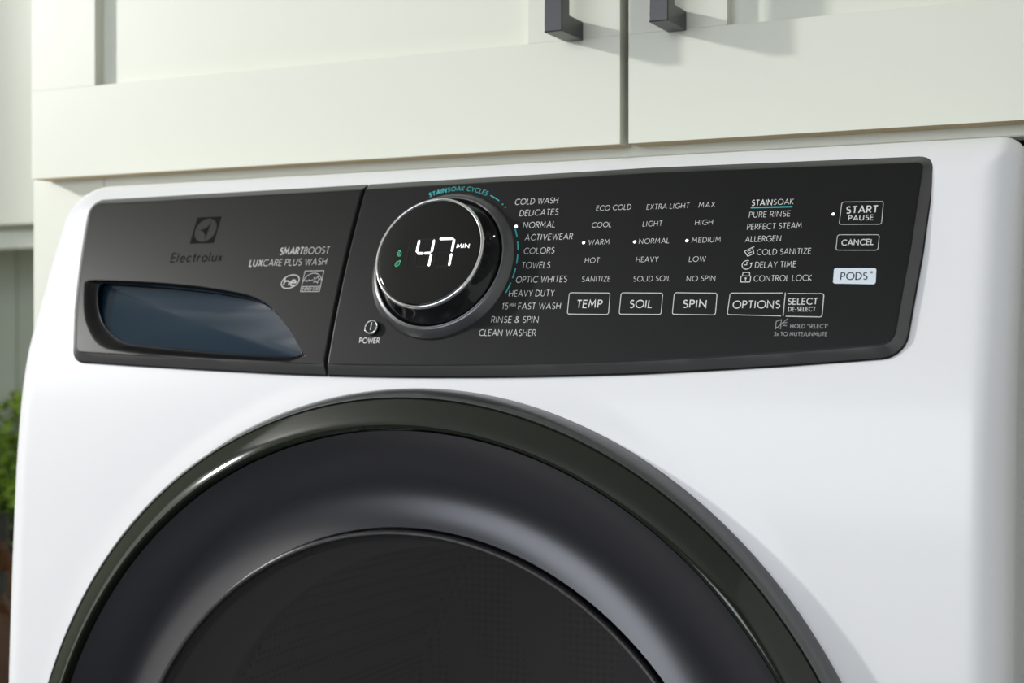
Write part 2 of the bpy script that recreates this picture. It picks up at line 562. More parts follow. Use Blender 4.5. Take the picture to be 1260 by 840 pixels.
def slab(name, which, m, holes=(), extra=None):
    base = outline(which)
    back = base
    e1 = inset(base, lambda *a: edge_d(*a) * 0.12)
    face = inset(base, edge_d)
    face2 = inset(base, lambda *a: edge_d(*a) + 0.8)
    bm = bmesh.new()
    rings = []
    for pts, h in ((back, -12.0), (back, -4.2), (e1, -3.6), (face, -0.25), (face2, 0.0)):
        rings.append([bm.verts.new((p[0], p[1], h)) for p in pts])
    n = len(base)
    for a, b in zip(rings, rings[1:]):
        for i in range(n):
            j = (i + 1) % n
            f = bm.faces.new((a[i], a[j], b[j], b[i]))
            if b is rings[3]: f.material_index = 1
    edges = [bm.edges.get((rings[-1][i], rings[-1][(i + 1) % n])) for i in range(n)]
    for e in edges: e.smooth = False
    hole_rings = []
    for hp in holes:
        hv = [bm.verts.new((p[0], p[1], 0)) for p in hp]
        hole_rings.append(hv)
        for i in range(len(hv)):
            edges.append(bm.edges.new((hv[i], hv[(i + 1) % len(hv)])))
            edges[-1].smooth = False
    bmesh.ops.triangle_fill(bm, edges=edges, use_beauty=True, use_dissolve=False)
    if extra:
        extra(bm, hole_rings)
    v = -72.0
    while v < 66:
        bmesh.ops.bisect_plane(bm, geom=bm.verts[:] + bm.edges[:] + bm.faces[:], dist=0.02, plane_co=(0, v, 0), plane_no=(0, 1, 0))
        v += 4.0
    for q in bm.verts: q.co = PW(*q.co)
    bmesh.ops.recalc_face_normals(bm, faces=bm.faces[:])
    me = bpy.data.meshes.new(name)
    bm.to_mesh(me); bm.free()
    o = link(name, me, [m, M['chamfer']], washer)
    return sharp(o, 28)

def circle(cu, cv, r, n=96):
    return [(cu + r * math.cos(2 * math.pi * k / n), cv + r * math.sin(2 * math.pi * k / n)) for k in range(n)]

DU, DV = -433.0, 1.0        # dial centre
control = slab('control_panel', 'control', M['panel'], holes=[circle(DU, DV, 42.0)])
tag(control, 'black control panel face')

# pocket of the detergent drawer
PT = [(-714.3, -6.0), (-708.7, -5.4), (-662.9, -8.3), (-620.3, -12.1), (-584.2, -17.4), (-567.6, -22.1), (-554.2, -29.5), (-538.9, -43.3), (-527.8, -55.5)]
PB = [(-527.8, -57.5), (-535.5, -59.6), (-568.0, -58.4), (-620.2, -55.8), (-652.7, -53.3), (-677.1, -50.7), (-693.4, -43.3), (-704.2, -34.0), (-711.9, -21.0), (-714.8, -9.9)]
SO = [(-522.0, -60.5), (-535.5, -65.0), (-562.6, -65.2), (-613.8, -63.2), (-672.4, -59.5), (-696.5, -54.2), (-712.2, -38.9), (-719.6, -23.3), (-724.0, -7.4)]
NT, NB = 60, 60
inner = resample(smooth_line(PT), NT) + resample(smooth_line(PB), NB)
outer = resample(smooth_line([(-724.0, -7.0), (-716.0, -5.2)] + [(p[0] + 0.5, p[1] + 0.7) for p in PT[2:]] + [(-522.0, -60.0)]), NT) + resample(smooth_line(SO), NB)
inner = inner[::-1]; outer = outer[::-1]        # counter-clockwise
def edge_h(k):
    return -5.0
def scoop(bm, rings):
    prev = rings[0]
    n = len(prev)
    for s in (0.08, 0.2, 0.35, 0.5, 0.65, 0.8, 0.92, 1.0):
        cur = []
        for k in range(n):
            p = [outer[k][j] * (1 - s) + inner[k][j] * s for j in range(2)]
            w = s * s * (3 - 2 * s)
            cur.append(bm.verts.new((p[0], p[1], edge_h(k) * w)))
        for k in range(n):
            j = (k + 1) % n
            bm.faces.new((prev[k], prev[j], cur[j], cur[k]))
        prev = cur
    cur = [bm.verts.new((p[0], p[1], -24)) for p in inner]
    for k in range(n):
        j = (k + 1) % n
        bm.faces.new((prev[k], prev[j], cur[j], cur[k]))
drawer = slab('detergent_drawer', 'drawer', M['drawer'], holes=[outer], extra=scoop)
tag(drawer, 'dark grey drawer front')

# glossy blue-black grip inside the pocket: rises from the front lip at the bottom to the deep top
def build_grip():
    V, F = [], []
    cu = sum(p[0] for p in inner) / len(inner); cv = -34.0
    S = (1.0, 0.97, 0.9, 0.8, 0.65, 0.45, 0.25, 0.1)
    n = len(inner)
    for s in S:
        for p in inner:
            q = (cu + (p[0] - cu) * s, cv + (p[1] - cv) * s)
            top = max(0.0, min(1.0, (q[1] + 52) / 40))
            top = top * top * (3 - 2 * top)
            depth = -5.4 - 5.5 * top - 4.5 * (1 - s * s)
            V.append(PW(q[0], q[1], depth))
    for i in range(len(S) - 1):
        for k in range(n):
            j = (k + 1) % n
            F.append((i * n + k, i * n + j, (i + 1) * n + j, (i + 1) * n + k))
    F.append(tuple((len(S) - 1) * n + k for k in range(n)))
    g = mesh('drawer_grip', V, F, M['grip_blue'], drawer, smooth=True)
    tag(g, 'glossy dark blue grip recess')
    # pale thin edge along the lower left rim
    pts = inner
    V, F = [], []
    for p in pts:
        for dh, ds in ((-4.9, 0.0), (-4.6, 0.45), (-5.1, 0.9), (-5.6, 0.6)):
            dx, dy = cu - p[0], cv - p[1]
            L = math.hypot(dx, dy)
            V.append(PW(p[0] + dx / L * ds, p[1] + dy / L * ds, dh))
    for k in range(n):
        j = (k + 1) % n
        for q in range(4):
            r = (q + 1) % 4
            F.append((k * 4 + q, k * 4 + r, j * 4 + r, j * 4 + q))
    e = mesh('grip_edge', V, F, M['grip_blue'], drawer, smooth=True)
build_grip()

# ---- stroke lettering ------------------------------------------------------
def arc(cx, cy, rx, ry, a0, a1, n=14):
    return [(cx + rx * math.cos(R(a0 + (a1 - a0) * k / n)), cy + ry * math.sin(R(a0 + (a1 - a0) * k / n))) for k in range(n + 1)]
G = {
 'A': (0.78, [[(0, 0), (.39, 1), (.78, 0)], [(.13, .3), (.65, .3)]]),
 'B': (0.52, [[(0, .53), (.28, .53)] + arc(.28, .265, .24, .265, 90, -90) + [(0, 0), (0, 1), (.25, 1)] + arc(.25, .765, .22, .235, 90, -90) + [(.2, .53)]]),
 'C': (0.80, [arc(.5, .5, .5, .5, 47, 313, 22)]),
 'D': (0.72, [[(0, 0), (0, 1), (.24, 1)] + arc(.24, .5, .48, .5, 90, -90, 18) + [(0, 0)]]),
 'E': (0.48, [[(.48, 1), (0, 1), (0, 0), (.48, 0)], [(0, .52), (.44, .52)]]),
 'F': (0.46, [[(.46, 1), (0, 1), (0, 0)], [(0, .5), (.42, .5)]]),
 'G': (0.92, [arc(.5, .5, .5, .5, 47, 345, 24) + [(.98, .46), (.58, .46)]]),
 'H': (0.68, [[(0, 0), (0, 1)], [(.68, 0), (.68, 1)], [(0, .52), (.68, .52)]]),
 'I': (0.02, [[(.01, 0), (.01, 1)]]),
 'K': (0.58, [[(0, 0), (0, 1)], [(.54, 1), (.02, .48), (.58, 0)]]),
 'L': (0.44, [[(0, 1), (0, 0), (.44, 0)]]),
 'M': (0.86, [[(0, 0), (.1, 1), (.43, .3), (.76, 1), (.86, 0)]]),
 'N': (0.72, [[(0, 0), (0, 1), (.72, 0), (.72, 1)]]),
 'O': (1.0, [arc(.5, .5, .5, .5, 0, 360, 28)]),
 'P': (0.50, [[(0, 0), (0, 1), (.25, 1)] + arc(.25, .74, .25, .26, 90, -90) + [(0, .48)]]),
 'R': (0.54, [[(0, 0), (0, 1), (.25, 1)] + arc(.25, .74, .25, .26, 90, -90) + [(0, .48)], [(.22, .48), (.54, 0)]]),
 'S': (0.50, [arc(.25, .76, .22, .24, 40, 250, 14) + arc(.25, .26, .25, .26, 75, -140, 16)]),
 'T': (0.56, [[(0, 1), (.56, 1)], [(.28, 1), (.28, 0)]]),
 'U': (0.64, [[(0, 1), (0, .32)] + arc(.32, .32, .32, .32, 180, 360, 16) + [(.64, 1)]]),
 'V': (0.70, [[(0, 1), (.35, 0), (.70, 1)]]),
 'W': (1.06, [[(0, 1), (.27, 0), (.53, .9), (.79, 0), (1.06, 1)]]),
 'X': (0.62, [[(0, 0), (.6, 1)], [(.02, 1), (.62, 0)]]),
 'Y': (0.62, [[(0, 1), (.31, .46), (.62, 1)], [(.31, .46), (.31, 0)]]),
 'Z': (0.58, [[(.02, 1), (.56, 1), (0, 0), (.58, 0)]]),
 '1': (0.20, [[(0, .82), (.18, 1), (.18, 0)]]),
 '5': (0.48, [[(.44, 1), (.1, 1), (.05, .58)] + arc(.2, .32, .27, .32, 110, -140, 16)]),
 '3': (0.46, [[(.04, 1), (.42, 1), (.2, .6)] + arc(.2, .3, .26, .3, 90, -140, 14)]),
 '&': (0.68, [[(.68, 0), (.14, .72)] + arc(.28, .82, .16, .17, 200, -30, 10) + [(.36, .62), (.14, .46)] + arc(.25, .24, .25, .24, 130, 330, 12) + [(.62, .42)]]),
 '-': (0.30, [[(0, .42), (.30, .42)]]),
 '/': (0.40, [[(0, -.1), (.40, 1.1)]]),
 "'": (0.03, [[(.02, 1), (.02, .72)]]),
 's': (0.30, [arc(.15, .42, .13, .13, 30, 250, 8) + arc(.15, .14, .15, .15, 75, -140, 10)]),
 'x': (0.40, [[(0, 0), (.38, .6)], [(.02, .6), (.40, 0)]]),
 'l': (0.02, [[(.01, 0), (.01, 1.02)]]),
 'e': (0.54, [[(.03, .34), (.52, .34)] + arc(.28, .31, .26, .31, 5, 320, 18)]),
 'c': (0.48, [arc(.29, .31, .28, .31, 48, 312, 16)]),
 't': (0.32, [[(.14, .92), (.14, .14)] + arc(.27, .14, .13, .14, 180, 275, 6), [(0, .62), (.30, .62)]]),
 'r': (0.28, [[(0, 0), (0, .64)], [(0, .38)] + arc(.22, .4, .22, .22, 170, 80, 6)]),
 'o': (0.58, [arc(.29, .31, .29, .31, 0, 360, 20)]),
 'u': (0.46, [[(0, .62), (0, .24)] + arc(.23, .24, .23, .24, 180, 360, 12) + [(.46, .62)], [(.46, .3), (.46, 0)]]),
 'h': (0.46, [[(0, 0), (0, 1.05)], [(0, .36)] + arc(.23, .38, .23, .24, 180, 0, 12) + [(.46, 0)]]),
}
def ribbon(pts, w, closed=False):
    """flat stroke of width w round a polyline -> verts, quads"""
    q = [pts[0]]
    for p in pts[1:]:
        if math.hypot(p[0] - q[-1][0], p[1] - q[-1][1]) > 1e-5: q.append(p)
    if closed and math.hypot(q[0][0] - q[-1][0], q[0][1] - q[-1][1]) < 1e-4: q = q[:-1]
    n = len(q)
    V = []
    for i in range(n):
        a = q[i - 1] if (i > 0 or closed) else None
        b = q[(i + 1) % n] if (i < n - 1 or closed) else None
        def nrm(s, e):
            L = math.hypot(e[0] - s[0], e[1] - s[1]) or 1e-9
            return (-(e[1] - s[1]) / L, (e[0] - s[0]) / L)
        n0 = nrm(a, q[i]) if a else None
        n1 = nrm(q[i], b) if b else None
        if n0 and n1:
            mx, my = n0[0] + n1[0], n0[1] + n1[1]
            L = math.hypot(mx, my)
            if L < 0.25: mx, my, k = n1[0], n1[1], 1
            else:
                mx, my = mx / L, my / L
                k = min(2.6, 1 / max(0.2, mx * n1[0] + my * n1[1]))
        else:
            mx, my = n0 or n1
            k = 1
        V.append((q[i][0] + mx * w / 2 * k, q[i][1] + my * w / 2 * k))
        V.append((q[i][0] - mx * w / 2 * k, q[i][1] - my * w / 2 * k))
    F = []
    for i in range(n if closed else n - 1):
        j = (i + 1) % n
        F.append((2 * i, 2 * i + 1, 2 * j + 1, 2 * j))
    return V, F

class Ink:
    """collects flat print in panel coordinates"""
    def __init__(s): s.V, s.F, s.I = [], [], []
    def add(s, V, F, i=0, h=0.0):
        o = len(s.V)
        s.V += [(v[0], v[1], h) for v in V]
        s.F += [tuple(o + k for k in f) for f in F]
        s.I += [i] * len(F)
    def line(s, pts, w, closed=False, i=0, h=0.0): s.add(*ribbon(pts, w, closed), i, h)
    def disc(s, u, v, r, i=0, n=18, h=0.0):
        s.add([(u + r * math.cos(2 * math.pi * k / n), v + r * math.sin(2 * math.pi * k / n)) for k in range(n)], [tuple(range(n))], i, h)
    def poly(s, pts, i=0, h=0.0): s.add(pts, [tuple(range(len(pts)))], i, h)
    def text(s, txt, u0, u1, v, cap, w=0.090, i=0, bend=None, h=0.0):
        items = []; x = 0; bold = False; small = False
        for ch in txt:
            if ch == '*': bold = not bold; continue
            if ch == '^': small = not small; continue
            if ch == ' ': x += 0.42; continue
            gw, st = G[ch]
            k = 0.5 if small else 1.0
            items.append((x, st, bold, k))
            x += gw * k + (0.34 if ch in 'IlHNMU1' else 0.26) * (1.0 if k == 1 else 0.45)
        x -= 0.28
        sx = (u1 - u0) / x
        for gx, st, bold, k in items:
            for pl in st:
                pts = [(u0 + (gx + p[0] * k) * sx, v + (p[1] * k + (0.5 if k < 1 else 0)) * cap) for p in pl]
                if bend: pts = [bend(*p) for p in pts]
                cl = math.hypot(pts[0][0] - pts[-1][0], pts[0][1] - pts[-1][1]) < 1e-4
                s.line(pts, cap * (w * 1.75 if bold else w) * (1 if k == 1 else 0.72), cl, i, h)
    def done(s, name, mats, parent, h=0.12, label=None, stuff=True):
        o = mesh(name, [PW(v[0], v[1], h + v[2]) for v in s.V], s.F, mats, parent, midx=s.I)
        if label: o['label'] = label
        if stuff: o['kind'] = 'stuff'
        return o

W_, GR, SI, BK, TL_ = M['print_white'], M['print_grey'], M['print_silver'], M['print_black'], M['print_teal']
CYCLES = [('COLD WASH', -389.6, -360.2, 41.7, 4.0), ('DELICATES', -384.7, -358.7, 33.5, 4.0), ('NORMAL', -380.5, -359.0, 24.8, 4.0),
  ('ACTIVEWEAR', -377.6, -345.9, 16.2, 3.9), ('COLORS', -376.7, -356.5, 7.0, 3.9), ('TOWELS', -376.4, -357.7, -2.7, 3.9),
  ('OPTIC WHITES', -378.6, -345.0, -12.2, 3.9), ('HEAVY DUTY', -381.8, -351.9, -21.2, 3.8), ('15^MIN^ FAST WASH', -385.1, -346.2, -29.5, 3.8),
  ('RINSE & SPIN', -390.9, -359.5, -38.1, 3.8), ('CLEAN WASHER', -398.0, -360.2, -46.5, 3.8)]
SETTINGS = [('ECO COLD', -333.2, -310.9, 35.2, 3.4), ('EXTRA LIGHT', -300.5, -274.1, 34.7, 3.3), ('MAX', -268.0, -258.3, 34.7, 3.3),
  ('COOL', -334.1, -321.6, 23.7, 3.3), ('LIGHT', -301.2, -289.3, 23.3, 3.3), ('HIGH', -268.6, -257.9, 23.1, 3.2),
  ('WARM', -334.5, -321.0, 12.0, 3.3), ('NORMAL', -301.9, -283.2, 11.8, 3.2), ('MEDIUM', -269.0, -251.7, 11.6, 3.2),
  ('HOT', -334.8, -325.7, 0.0, 3.3), ('HEAVY', -302.0, -288.4, -0.1, 3.2), ('LOW', -269.1, -259.4, -0.6, 3.2),
  ('SANITIZE', -334.9, -316.8, -12.2, 3.2), ('SOLID SOIL', -301.9, -279.3, -12.5, 3.2), ('NO SPIN', -269.1, -252.0, -12.8, 3.1)]
OPTS = [('*STAIN*SOAK', -235.9, -211.6, 34.6, 3.5), ('PURE RINSE', -236.5, -212.7, 26.8, 3.5), ('PERFECT STEAM', -236.7, -205.2, 19.0, 3.5),
  ('ALLERGEN', -236.9, -216.2, 11.2, 3.4), ('COLD SANITIZE', -229.2, -198.4, 2.8, 3.4), ('DELAY TIME', -229.3, -206.1, -5.1, 3.4),
  ('CONTROL LOCK', -229.2, -196.5, -13.5, 3.4)]
for nm, L in (('cycle_name', CYCLES), ('setting_name', SETTINGS), ('option_name', OPTS)):
    for t, u0, u1, v, c in L:
        k = Ink()
        k.text(t, u0, u1, v, c)
        if t == '*STAIN*SOAK':
            k.line([(-236.3, 33.2), (-211.8, 32.9)], 0.9, i=1)
        k.done(nm, [W_, TL_], control)

# option icons
k = Ink()                                               # bucket
rot = lambda x, y, a=R(28): (-233.6 + x * math.cos(a) - y * math.sin(a), 4.9 + x * math.sin(a) + y * math.cos(a))
k.line([rot(-2.6, 1.7), rot(3.6, 1.7)], 0.45)
k.line([rot(-2.6, 1.7), rot(-2.0, -2.2), rot(1.8, -2.2), rot(2.4, 1.7)], 0.45)
for y in (0.5, -0.9): k.line([rot(-1.2, y), rot(-.4, y + .4), rot(.4, y), rot(1.2, y + .3)], 0.4)
k.done('icon', W_, control)
k = Ink()                                               # clock
k.line(arc(-234.4, -3.3, 2.7, 2.7, 65, 385, 26), 0.45)
k.line([(-234.4, -1.4), (-234.4, -3.3), (-236.0, -3.3)], 0.45)
k.poly([(-232.9, -2.1), (-230.8, -1.9), (-231.8, -3.4)])
k.done('icon', W_, control)
k = Ink()                                               # padlock
k.line(round_poly([(-236.9, -13.9, .5), (-231.3, -13.9, .5), (-231.3, -10.1, .5), (-236.9, -10.1, .5)]), 0.45, True)
k.line(round_poly([(-236.1, -10.1, 0), (-232.1, -10.1, 0), (-232.1, -8.0, .6), (-236.1, -8.0, .6)]), 0.45, True)
k.disc(-234.1, -11.6, 0.55); k.line([(-234.1, -11.8), (-234.1, -12.9)], 0.42)
k.done('icon', W_, control)

# buttons: outline and lettering
def button(quad, texts, gapped=None, plate=False, label=None, w=0.42):
    k = Ink()
    pts = round_poly([(p[0], p[1], 1.3) for p in quad], 6)
    if plate: k.poly(pts, 1)
    elif gapped is None: k.line(pts, w, True)
    else:
        for pl in gapped: k.line(pl, w)
    for t, u0, u1, v, c, wt in texts:
        k.text(t, u0, u1, v, c, wt, 2 if plate else 0, h=0.08 if plate else 0)
    return k, label
def put(kl, mats=None):
    k, lb = kl
    k.done('button', mats or [W_], control, label=lb)
B = 0.152
put(button([(-341.2, -32.8), (-314.8, -33.2), (-315.6, -19.7), (-341.9, -19.2)], [('TEMP', -335.7, -319.9, -28.8, 4.6, B)]))
put(button([(-308.1, -33.0), (-282.1, -33.3), (-282.7, -20.1), (-308.6, -19.6)], [('SOIL', -302.0, -288.5, -29.0, 4.5, B)]))
put(button([(-275.3, -33.2), (-249.5, -33.7), (-249.9, -20.5), (-275.6, -19.9)], [('SPIN', -269.3, -255.5, -29.1, 4.4, B)]))
put(button([(0, 0), (1, 0), (1, 1)], [('OPTIONS', -239.7, -213.0, -29.7, 4.3, B - .02)],
    gapped=[[(-211.6, -34.4)] + round_poly([(-211.6, -34.4, 0), (-242.6, -33.5, 1.3), (-242.2, -20.5, 1.3), (-211.9, -20.8, 0)])[1:], [(-210.4, -34.6), (-210.4, -20.6)]]))
put(button([(0, 0), (1, 0), (1, 1)], [('SELECT', -208.3, -192.1, -27.6, 3.5, B), ('DE-SELECT', -207.7, -192.8, -31.6, 2.3, B)],
    gapped=[round_poly([(-209.0, -34.6, 0), (-188.7, -35.1, 1.3), (-188.7, -21.4, 1.3), (-209.0, -21.1, 0)])]))
put(button([(-184.0, 20.5), (-160.6, 19.8), (-160.7, 34.1), (-183.8, 34.7)], [('START', -180.6, -163.6, 27.4, 4.1, B + .02), ('PAUSE', -179.0, -165.5, 22.8, 3.0, B)], w=0.30))
put(button([(-184.4, 4.6), (-161.3, 4.0), (-161.2, 13.4), (-184.3, 14.1)], [('CANCEL', -181.4, -164.1, 7.5, 3.3, B)], w=0.30))
put(button([(-184.3, -15.5), (-161.0, -16.3), (-161.3, -6.7), (-184.4, -6.2)], [('PODS', -180.2, -166.0, -13.3, 4.1, .135)], plate=True, label='pale blue button reading PODS'),
    [W_, M['pods_plate'], BK])
k = Ink(); k.line(arc(-163.7, -9.2, .6, .6, 0, 360, 14), 0.22, True)
k.disc(-163.7, -9.2, 0.22)
k.done('trademark', BK, control, h=0.22)

for t, u0, u1, v, c in (("HOLD 'SELECT'", -205.7, -185.2, -41.5, 2.2), ('3^^x TO MUTE/UNMUTE', -214.5, -185.2, -46.0, 2.1)):
    k = Ink(); k.text(t.replace('^', ''), u0, u1, v, c, 0.14); k.done('lettering', GR, control)
k = Ink()                                               # mute icon
k.line([(-214.0, -41.0), (-214.0, -37.6), (-211.2, -36.6), (-211.2, -41.8)], 0.35, True)
k.line([(-214.2, -42.2), (-207.6, -36.0)], 0.35)
for y in (-38.2, -39.2, -40.2): k.line([(-210.2, y - (y + 39.2) * .3), (-207.8, y)], 0.3)
k.done('icon', GR, control)

# lamps beside the chosen settings
for u, v, r in ((-385.7, 26.1, 1.15), (-337.8, 13.5, .95), (-304.8, 13.1, .95), (-272.2, 13.0, .95), (-187.9, 27.2, .85)):
    k = Ink(); k.disc(u, v, r); k.done('indicator_light', M['led'], control, stuff=False)

# teal dashes and curved lettering round the dial
RD = 52.6
def pol(a, r=RD): return (DU + r * math.cos(R(a)), DV + r * math.sin(R(a)))
for a0, a1 in ((26.5, 19.8), (16.2, 9.6), (6.2, -.6), (-3.8, -11.2), (-14.6, -22.2)):
    k = Ink(); k.line([pol(a0 + (a1 - a0) * t / 6) for t in range(7)], 0.75); k.done('cycle_dash', TL_, control, stuff=False)
k = Ink()
RT = 53.0
k.text('*STAIN*SOAK CYCLES', 0, math.radians(46) * RT, 0, 3.0, 0.13,
       bend=lambda x, y: pol(112 - math.degrees(x / RT), RT + y))
k.line([pol(63 - t * 1.1, RT + 1.2) for t in range(9)], 0.6)
for a in (50.0, 46.5): k.disc(*pol(a, RT + 1.0), 0.5)
k.done('lettering', TL_, control, label='curved teal lettering above the dial')

k = Ink(); k.text('POWER', -482.6, -468.2, -51.6, 3.3, 0.165); k.done('lettering', W_, control)

# drawer print
for t, u0, u1, v, c in (('*SMART*BOOST', -559.2, -520.2, 10.9, 4.8), ('*LUX*CARE PLUS WASH', -581.7, -520.0, 2.7, 4.6)):
    k = Ink(); k.text(t, u0, u1, v, c, 0.105); k.done('lettering', SI, drawer)
k = Ink(); k.text('Electrolux', -650.3, -606.9, 7.3, 6.6, 0.14); k.done('lettering', BK, drawer, label='black lettering reading Electrolux')
# square emblem: circle with three-pointed folded figure
k = Ink()
ec = (-627.5, 31.6); es = 10.4
sq = [(ec[0] - es, ec[1] - es), (ec[0] + es, ec[1] - es), (ec[0] + es, ec[1] + es), (ec[0] - es, ec[1] + es)]
NQ = 48
def sqp(a):
    c, s = math.cos(a), math.sin(a)
    t = es / max(abs(c), abs(s))
    return (ec[0] + c * t, ec[1] + s * t)
Vv, Ff = [], []
for q in range(NQ):
    a = 2 * math.pi * q / NQ
    Vv += [sqp(a), (ec[0] + 9.2 * math.cos(a), ec[1] + 9.2 * math.sin(a))]
for q in range(NQ):
    j = (q + 1) % NQ
    Ff.append((2 * q, 2 * j, 2 * j + 1, 2 * q + 1))
k.add(Vv, Ff)
cc = (ec[0] + 1.2, ec[1] - 0.4)
tip = [(ec[0] + 3.4, ec[1] + 9.0), (ec[0] - 9.5, ec[1] + 0.8), (ec[0] + 1.8, ec[1] - 9.5)]
def concave(a, b, pull):
    mx, my = (a[0] + b[0]) / 2, (a[1] + b[1]) / 2
    cx, cy = mx + (cc[0] - mx) * pull, my + (cc[1] - my) * pull
    return [((1 - t) ** 2 * a[0] + 2 * t * (1 - t) * cx + t * t * b[0], (1 - t) ** 2 * a[1] + 2 * t * (1 - t) * cy + t * t * b[1]) for t in [q / 8 for q in range(8)]]
fig = concave(tip[0], tip[1], 1.25) + concave(tip[1], tip[2], 1.2) + concave(tip[2], tip[0], 0.55)
k.add([cc] + fig, [(0, 1 + q, 1 + (q + 1) % len(fig)) for q in range(len(fig))])
k.done('emblem', BK, drawer, label='square black maker emblem')
# high-efficiency oval
k = Ink()
oc = (-545.3, -9.1)
tl = R(14)
ell = [(oc[0] + 6.9 * math.cos(a) * math.cos(tl) - 4.7 * math.sin(a) * math.sin(tl), oc[1] + 6.9 * math.cos(a) * math.sin(tl) + 4.7 * math.sin(a) * math.cos(tl)) for a in [2 * math.pi * q / 40 for q in range(40)]]
k.line(ell, 0.75, True)
k.text('h', oc[0] - 4.6, oc[0] - 0.9, oc[1] - 2.6, 5.0, 0.2)
k.text('e', oc[0] + 0.4, oc[0] + 4.4, oc[1] - 3.0, 6.6, 0.16)
k.done('emblem', SI, drawer, label='small oval emblem reading he')
# energy-label square
k = Ink()
sx0, sx1, sy0, sy1 = -535.4, -520.6, -16.4, -1.6
k.line([(sx0, sy0), (sx1, sy0), (sx1, sy1), (sx0, sy1)], 0.45, True)
k.line([(sx0, sy0 + 3.6), (sx1, sy0 + 3.6)], 0.4)
k.line(arc(-527.8, -10.2, 7.2, 6.9, 172, 8, 20), 0.45)
k.text('ENERGY STAR', sx0 + .9, sx1 - .9, sy0 + 0.9, 1.9, 0.16)
k.line([(-534, -9.0), (-532.8, -8.2), (-531.8, -9.2), (-530.6, -8.0), (-529.6, -9.0), (-527.4, -7.8)], 0.45)
star = [(-524.6 + (2.7 if q % 2 == 0 else 1.2) * math.sin(2 * math.pi * q / 10 + .2), -8.0 + (2.7 if q % 2 == 0 else 1.2) * math.cos(2 * math.pi * q / 10 + .2)) for q in range(10)]
k.line(star, 0.4, True)
k.done('emblem', SI, drawer, label='small square energy emblem with a star')

# ---- dial
def dial_frame(u, v, h): return PF(DU + u, DV + v, h + 0.8)
collar = lathe('dial_collar', [(50.5, -2.0), (50.3, -0.4), (49.6, 0.5), (48.2, 2.4), (46.6, 4.2), (45.4, 4.9), (44.6, 4.9), (44.0, 4.3), (43.7, 2.5), (43.6, -2.0)], dial_frame, M['collar'], washer, 128)
sharp(collar, 60)
lathe('collar_edge', [(45.0, 4.7), (44.8, 5.15), (44.3, 5.2), (43.95, 4.9), (43.8, 4.2)], dial_frame, M['dark_metal'], collar, 128)
tag(collar, 'satin grey collar round the dial')
dial = lathe('dial', [(43.2, -1.0), (43.2, 3.4), (42.9, 4.2), (41.6, 6.6), (40.2, 9.2), (38.9, 12.0), (37.9, 14.6), (37.5, 15.6), (36.6, 15.8)], dial_frame, M['gloss_black'], washer, 128, cap=True)
sharp(dial, 40)
tag(dial, 'round selector dial with a lit display')
rim = lathe('dial_rim', [(37.0, 15.4), (37.6, 15.9), (37.75, 17.0), (37.3, 18.3), (36.6, 18.9), (36.0, 18.8), (35.7, 18.2)], dial_frame, M['chrome'], dial, 128)
tag(rim, 'thin chrome rim')
disp = lathe('display', [(35.9, 17.6), (35.7, 18.35), (34.5, 18.5), (18, 18.5), (4, 18.5)], dial_frame, M['screen'], dial, 128, cap=True)
tag(disp, 'black glass display')
k = Ink()
k.disc(DU + 39.0, DV + 13.0, 0.5)
o = mesh('pointer_dot', [dial_frame(38.0 * 1.035 + 0.5 * math.cos(a), 13.6 + 0.5 * math.sin(a), 10.4) for a in [2 * math.pi * q / 12 for q in range(12)]], [tuple(range(12))], M['led'], dial)
HD = 18.62
SEGW = 1.55
def seg(a, b, m, nm='display_segment'):
    k = Ink()
    L = math.hypot(b[0] - a[0], b[1] - a[1])
    d = ((b[0] - a[0]) / L, (b[1] - a[1]) / L); n = (-d[1], d[0])
    hw, tp = SEGW / 2, SEGW * .42
    k.poly([(a[0], a[1]), (a[0] + d[0] * tp + n[0] * -hw, a[1] + d[1] * tp + n[1] * -hw), (b[0] - d[0] * tp - n[0] * hw, b[1] - d[1] * tp - n[1] * hw), (b[0], b[1]),
            (b[0] - d[0] * tp + n[0] * hw, b[1] - d[1] * tp + n[1] * hw), (a[0] + d[0] * tp + n[0] * hw, a[1] + d[1] * tp + n[1] * hw)])
    return k.done(nm, m, dial, h=HD, stuff=False)
def digit(xl, xr, on):
    T, Mi, Bo = 9.9, 0.35, -8.9
    g = 0.25
    S = {'a': [((xl + .5, T), (xr - .5, T))], 'f': [((xl, T - g), (xl, Mi + g + .2))], 'b': [((xr, T - g), (xr, Mi + g + .2))],
         'g': [((xl + .5, Mi), ((xl + xr) / 2 - .15, Mi)), (((xl + xr) / 2 + .15, Mi), (xr - .5, Mi))],
         'e': [((xl, Mi - g - .2), (xl, Bo + g))], 'c': [((xr, Mi - g - .2), (xr, Bo + g))], 'd': [((xl + .5, Bo), (xr - .5, Bo))]}
    for q, pl in S.items():
        for a, b in pl: seg(a, b, M['led'] if q in on else M['led_off'])
digit(-441.2, -430.6, 'fgbc')
digit(-427.4, -416.4, 'abc')
for a, b in (((-447.6, 9.3), (-447.6, .6)), ((-447.6, .1), (-447.6, -8.6))): seg(a, b, M['led_off'])
k = Ink(); k.text('MIN', -413.5, -404.9, 3.4, 2.6, 0.155); k.done('lettering', M['led'], dial, h=HD)
def leaf(cu, cv, a, L, flipx=1):
    k = Ink()
    def tr(x, y):
        x *= flipx
        return (cu + x * math.cos(a) - y * math.sin(a), cv + x * math.sin(a) + y * math.cos(a))
    pts = [tr(*p) for p in round_poly([(0, L, 0), (-L * .55, L * .1, L * .3), (-L * .3, -L * .8, L * .4), (L * .45, -L * .8, L * .4), (L * .6, L * .1, L * .3)], 4)]
    k.line(pts, 0.30, True)
    k.line([tr(0, L * .35), tr(-L * .05, -L * .5)], 0.28)
    k.done('leaf_light', M['led_green'], dial, h=HD, stuff=False)
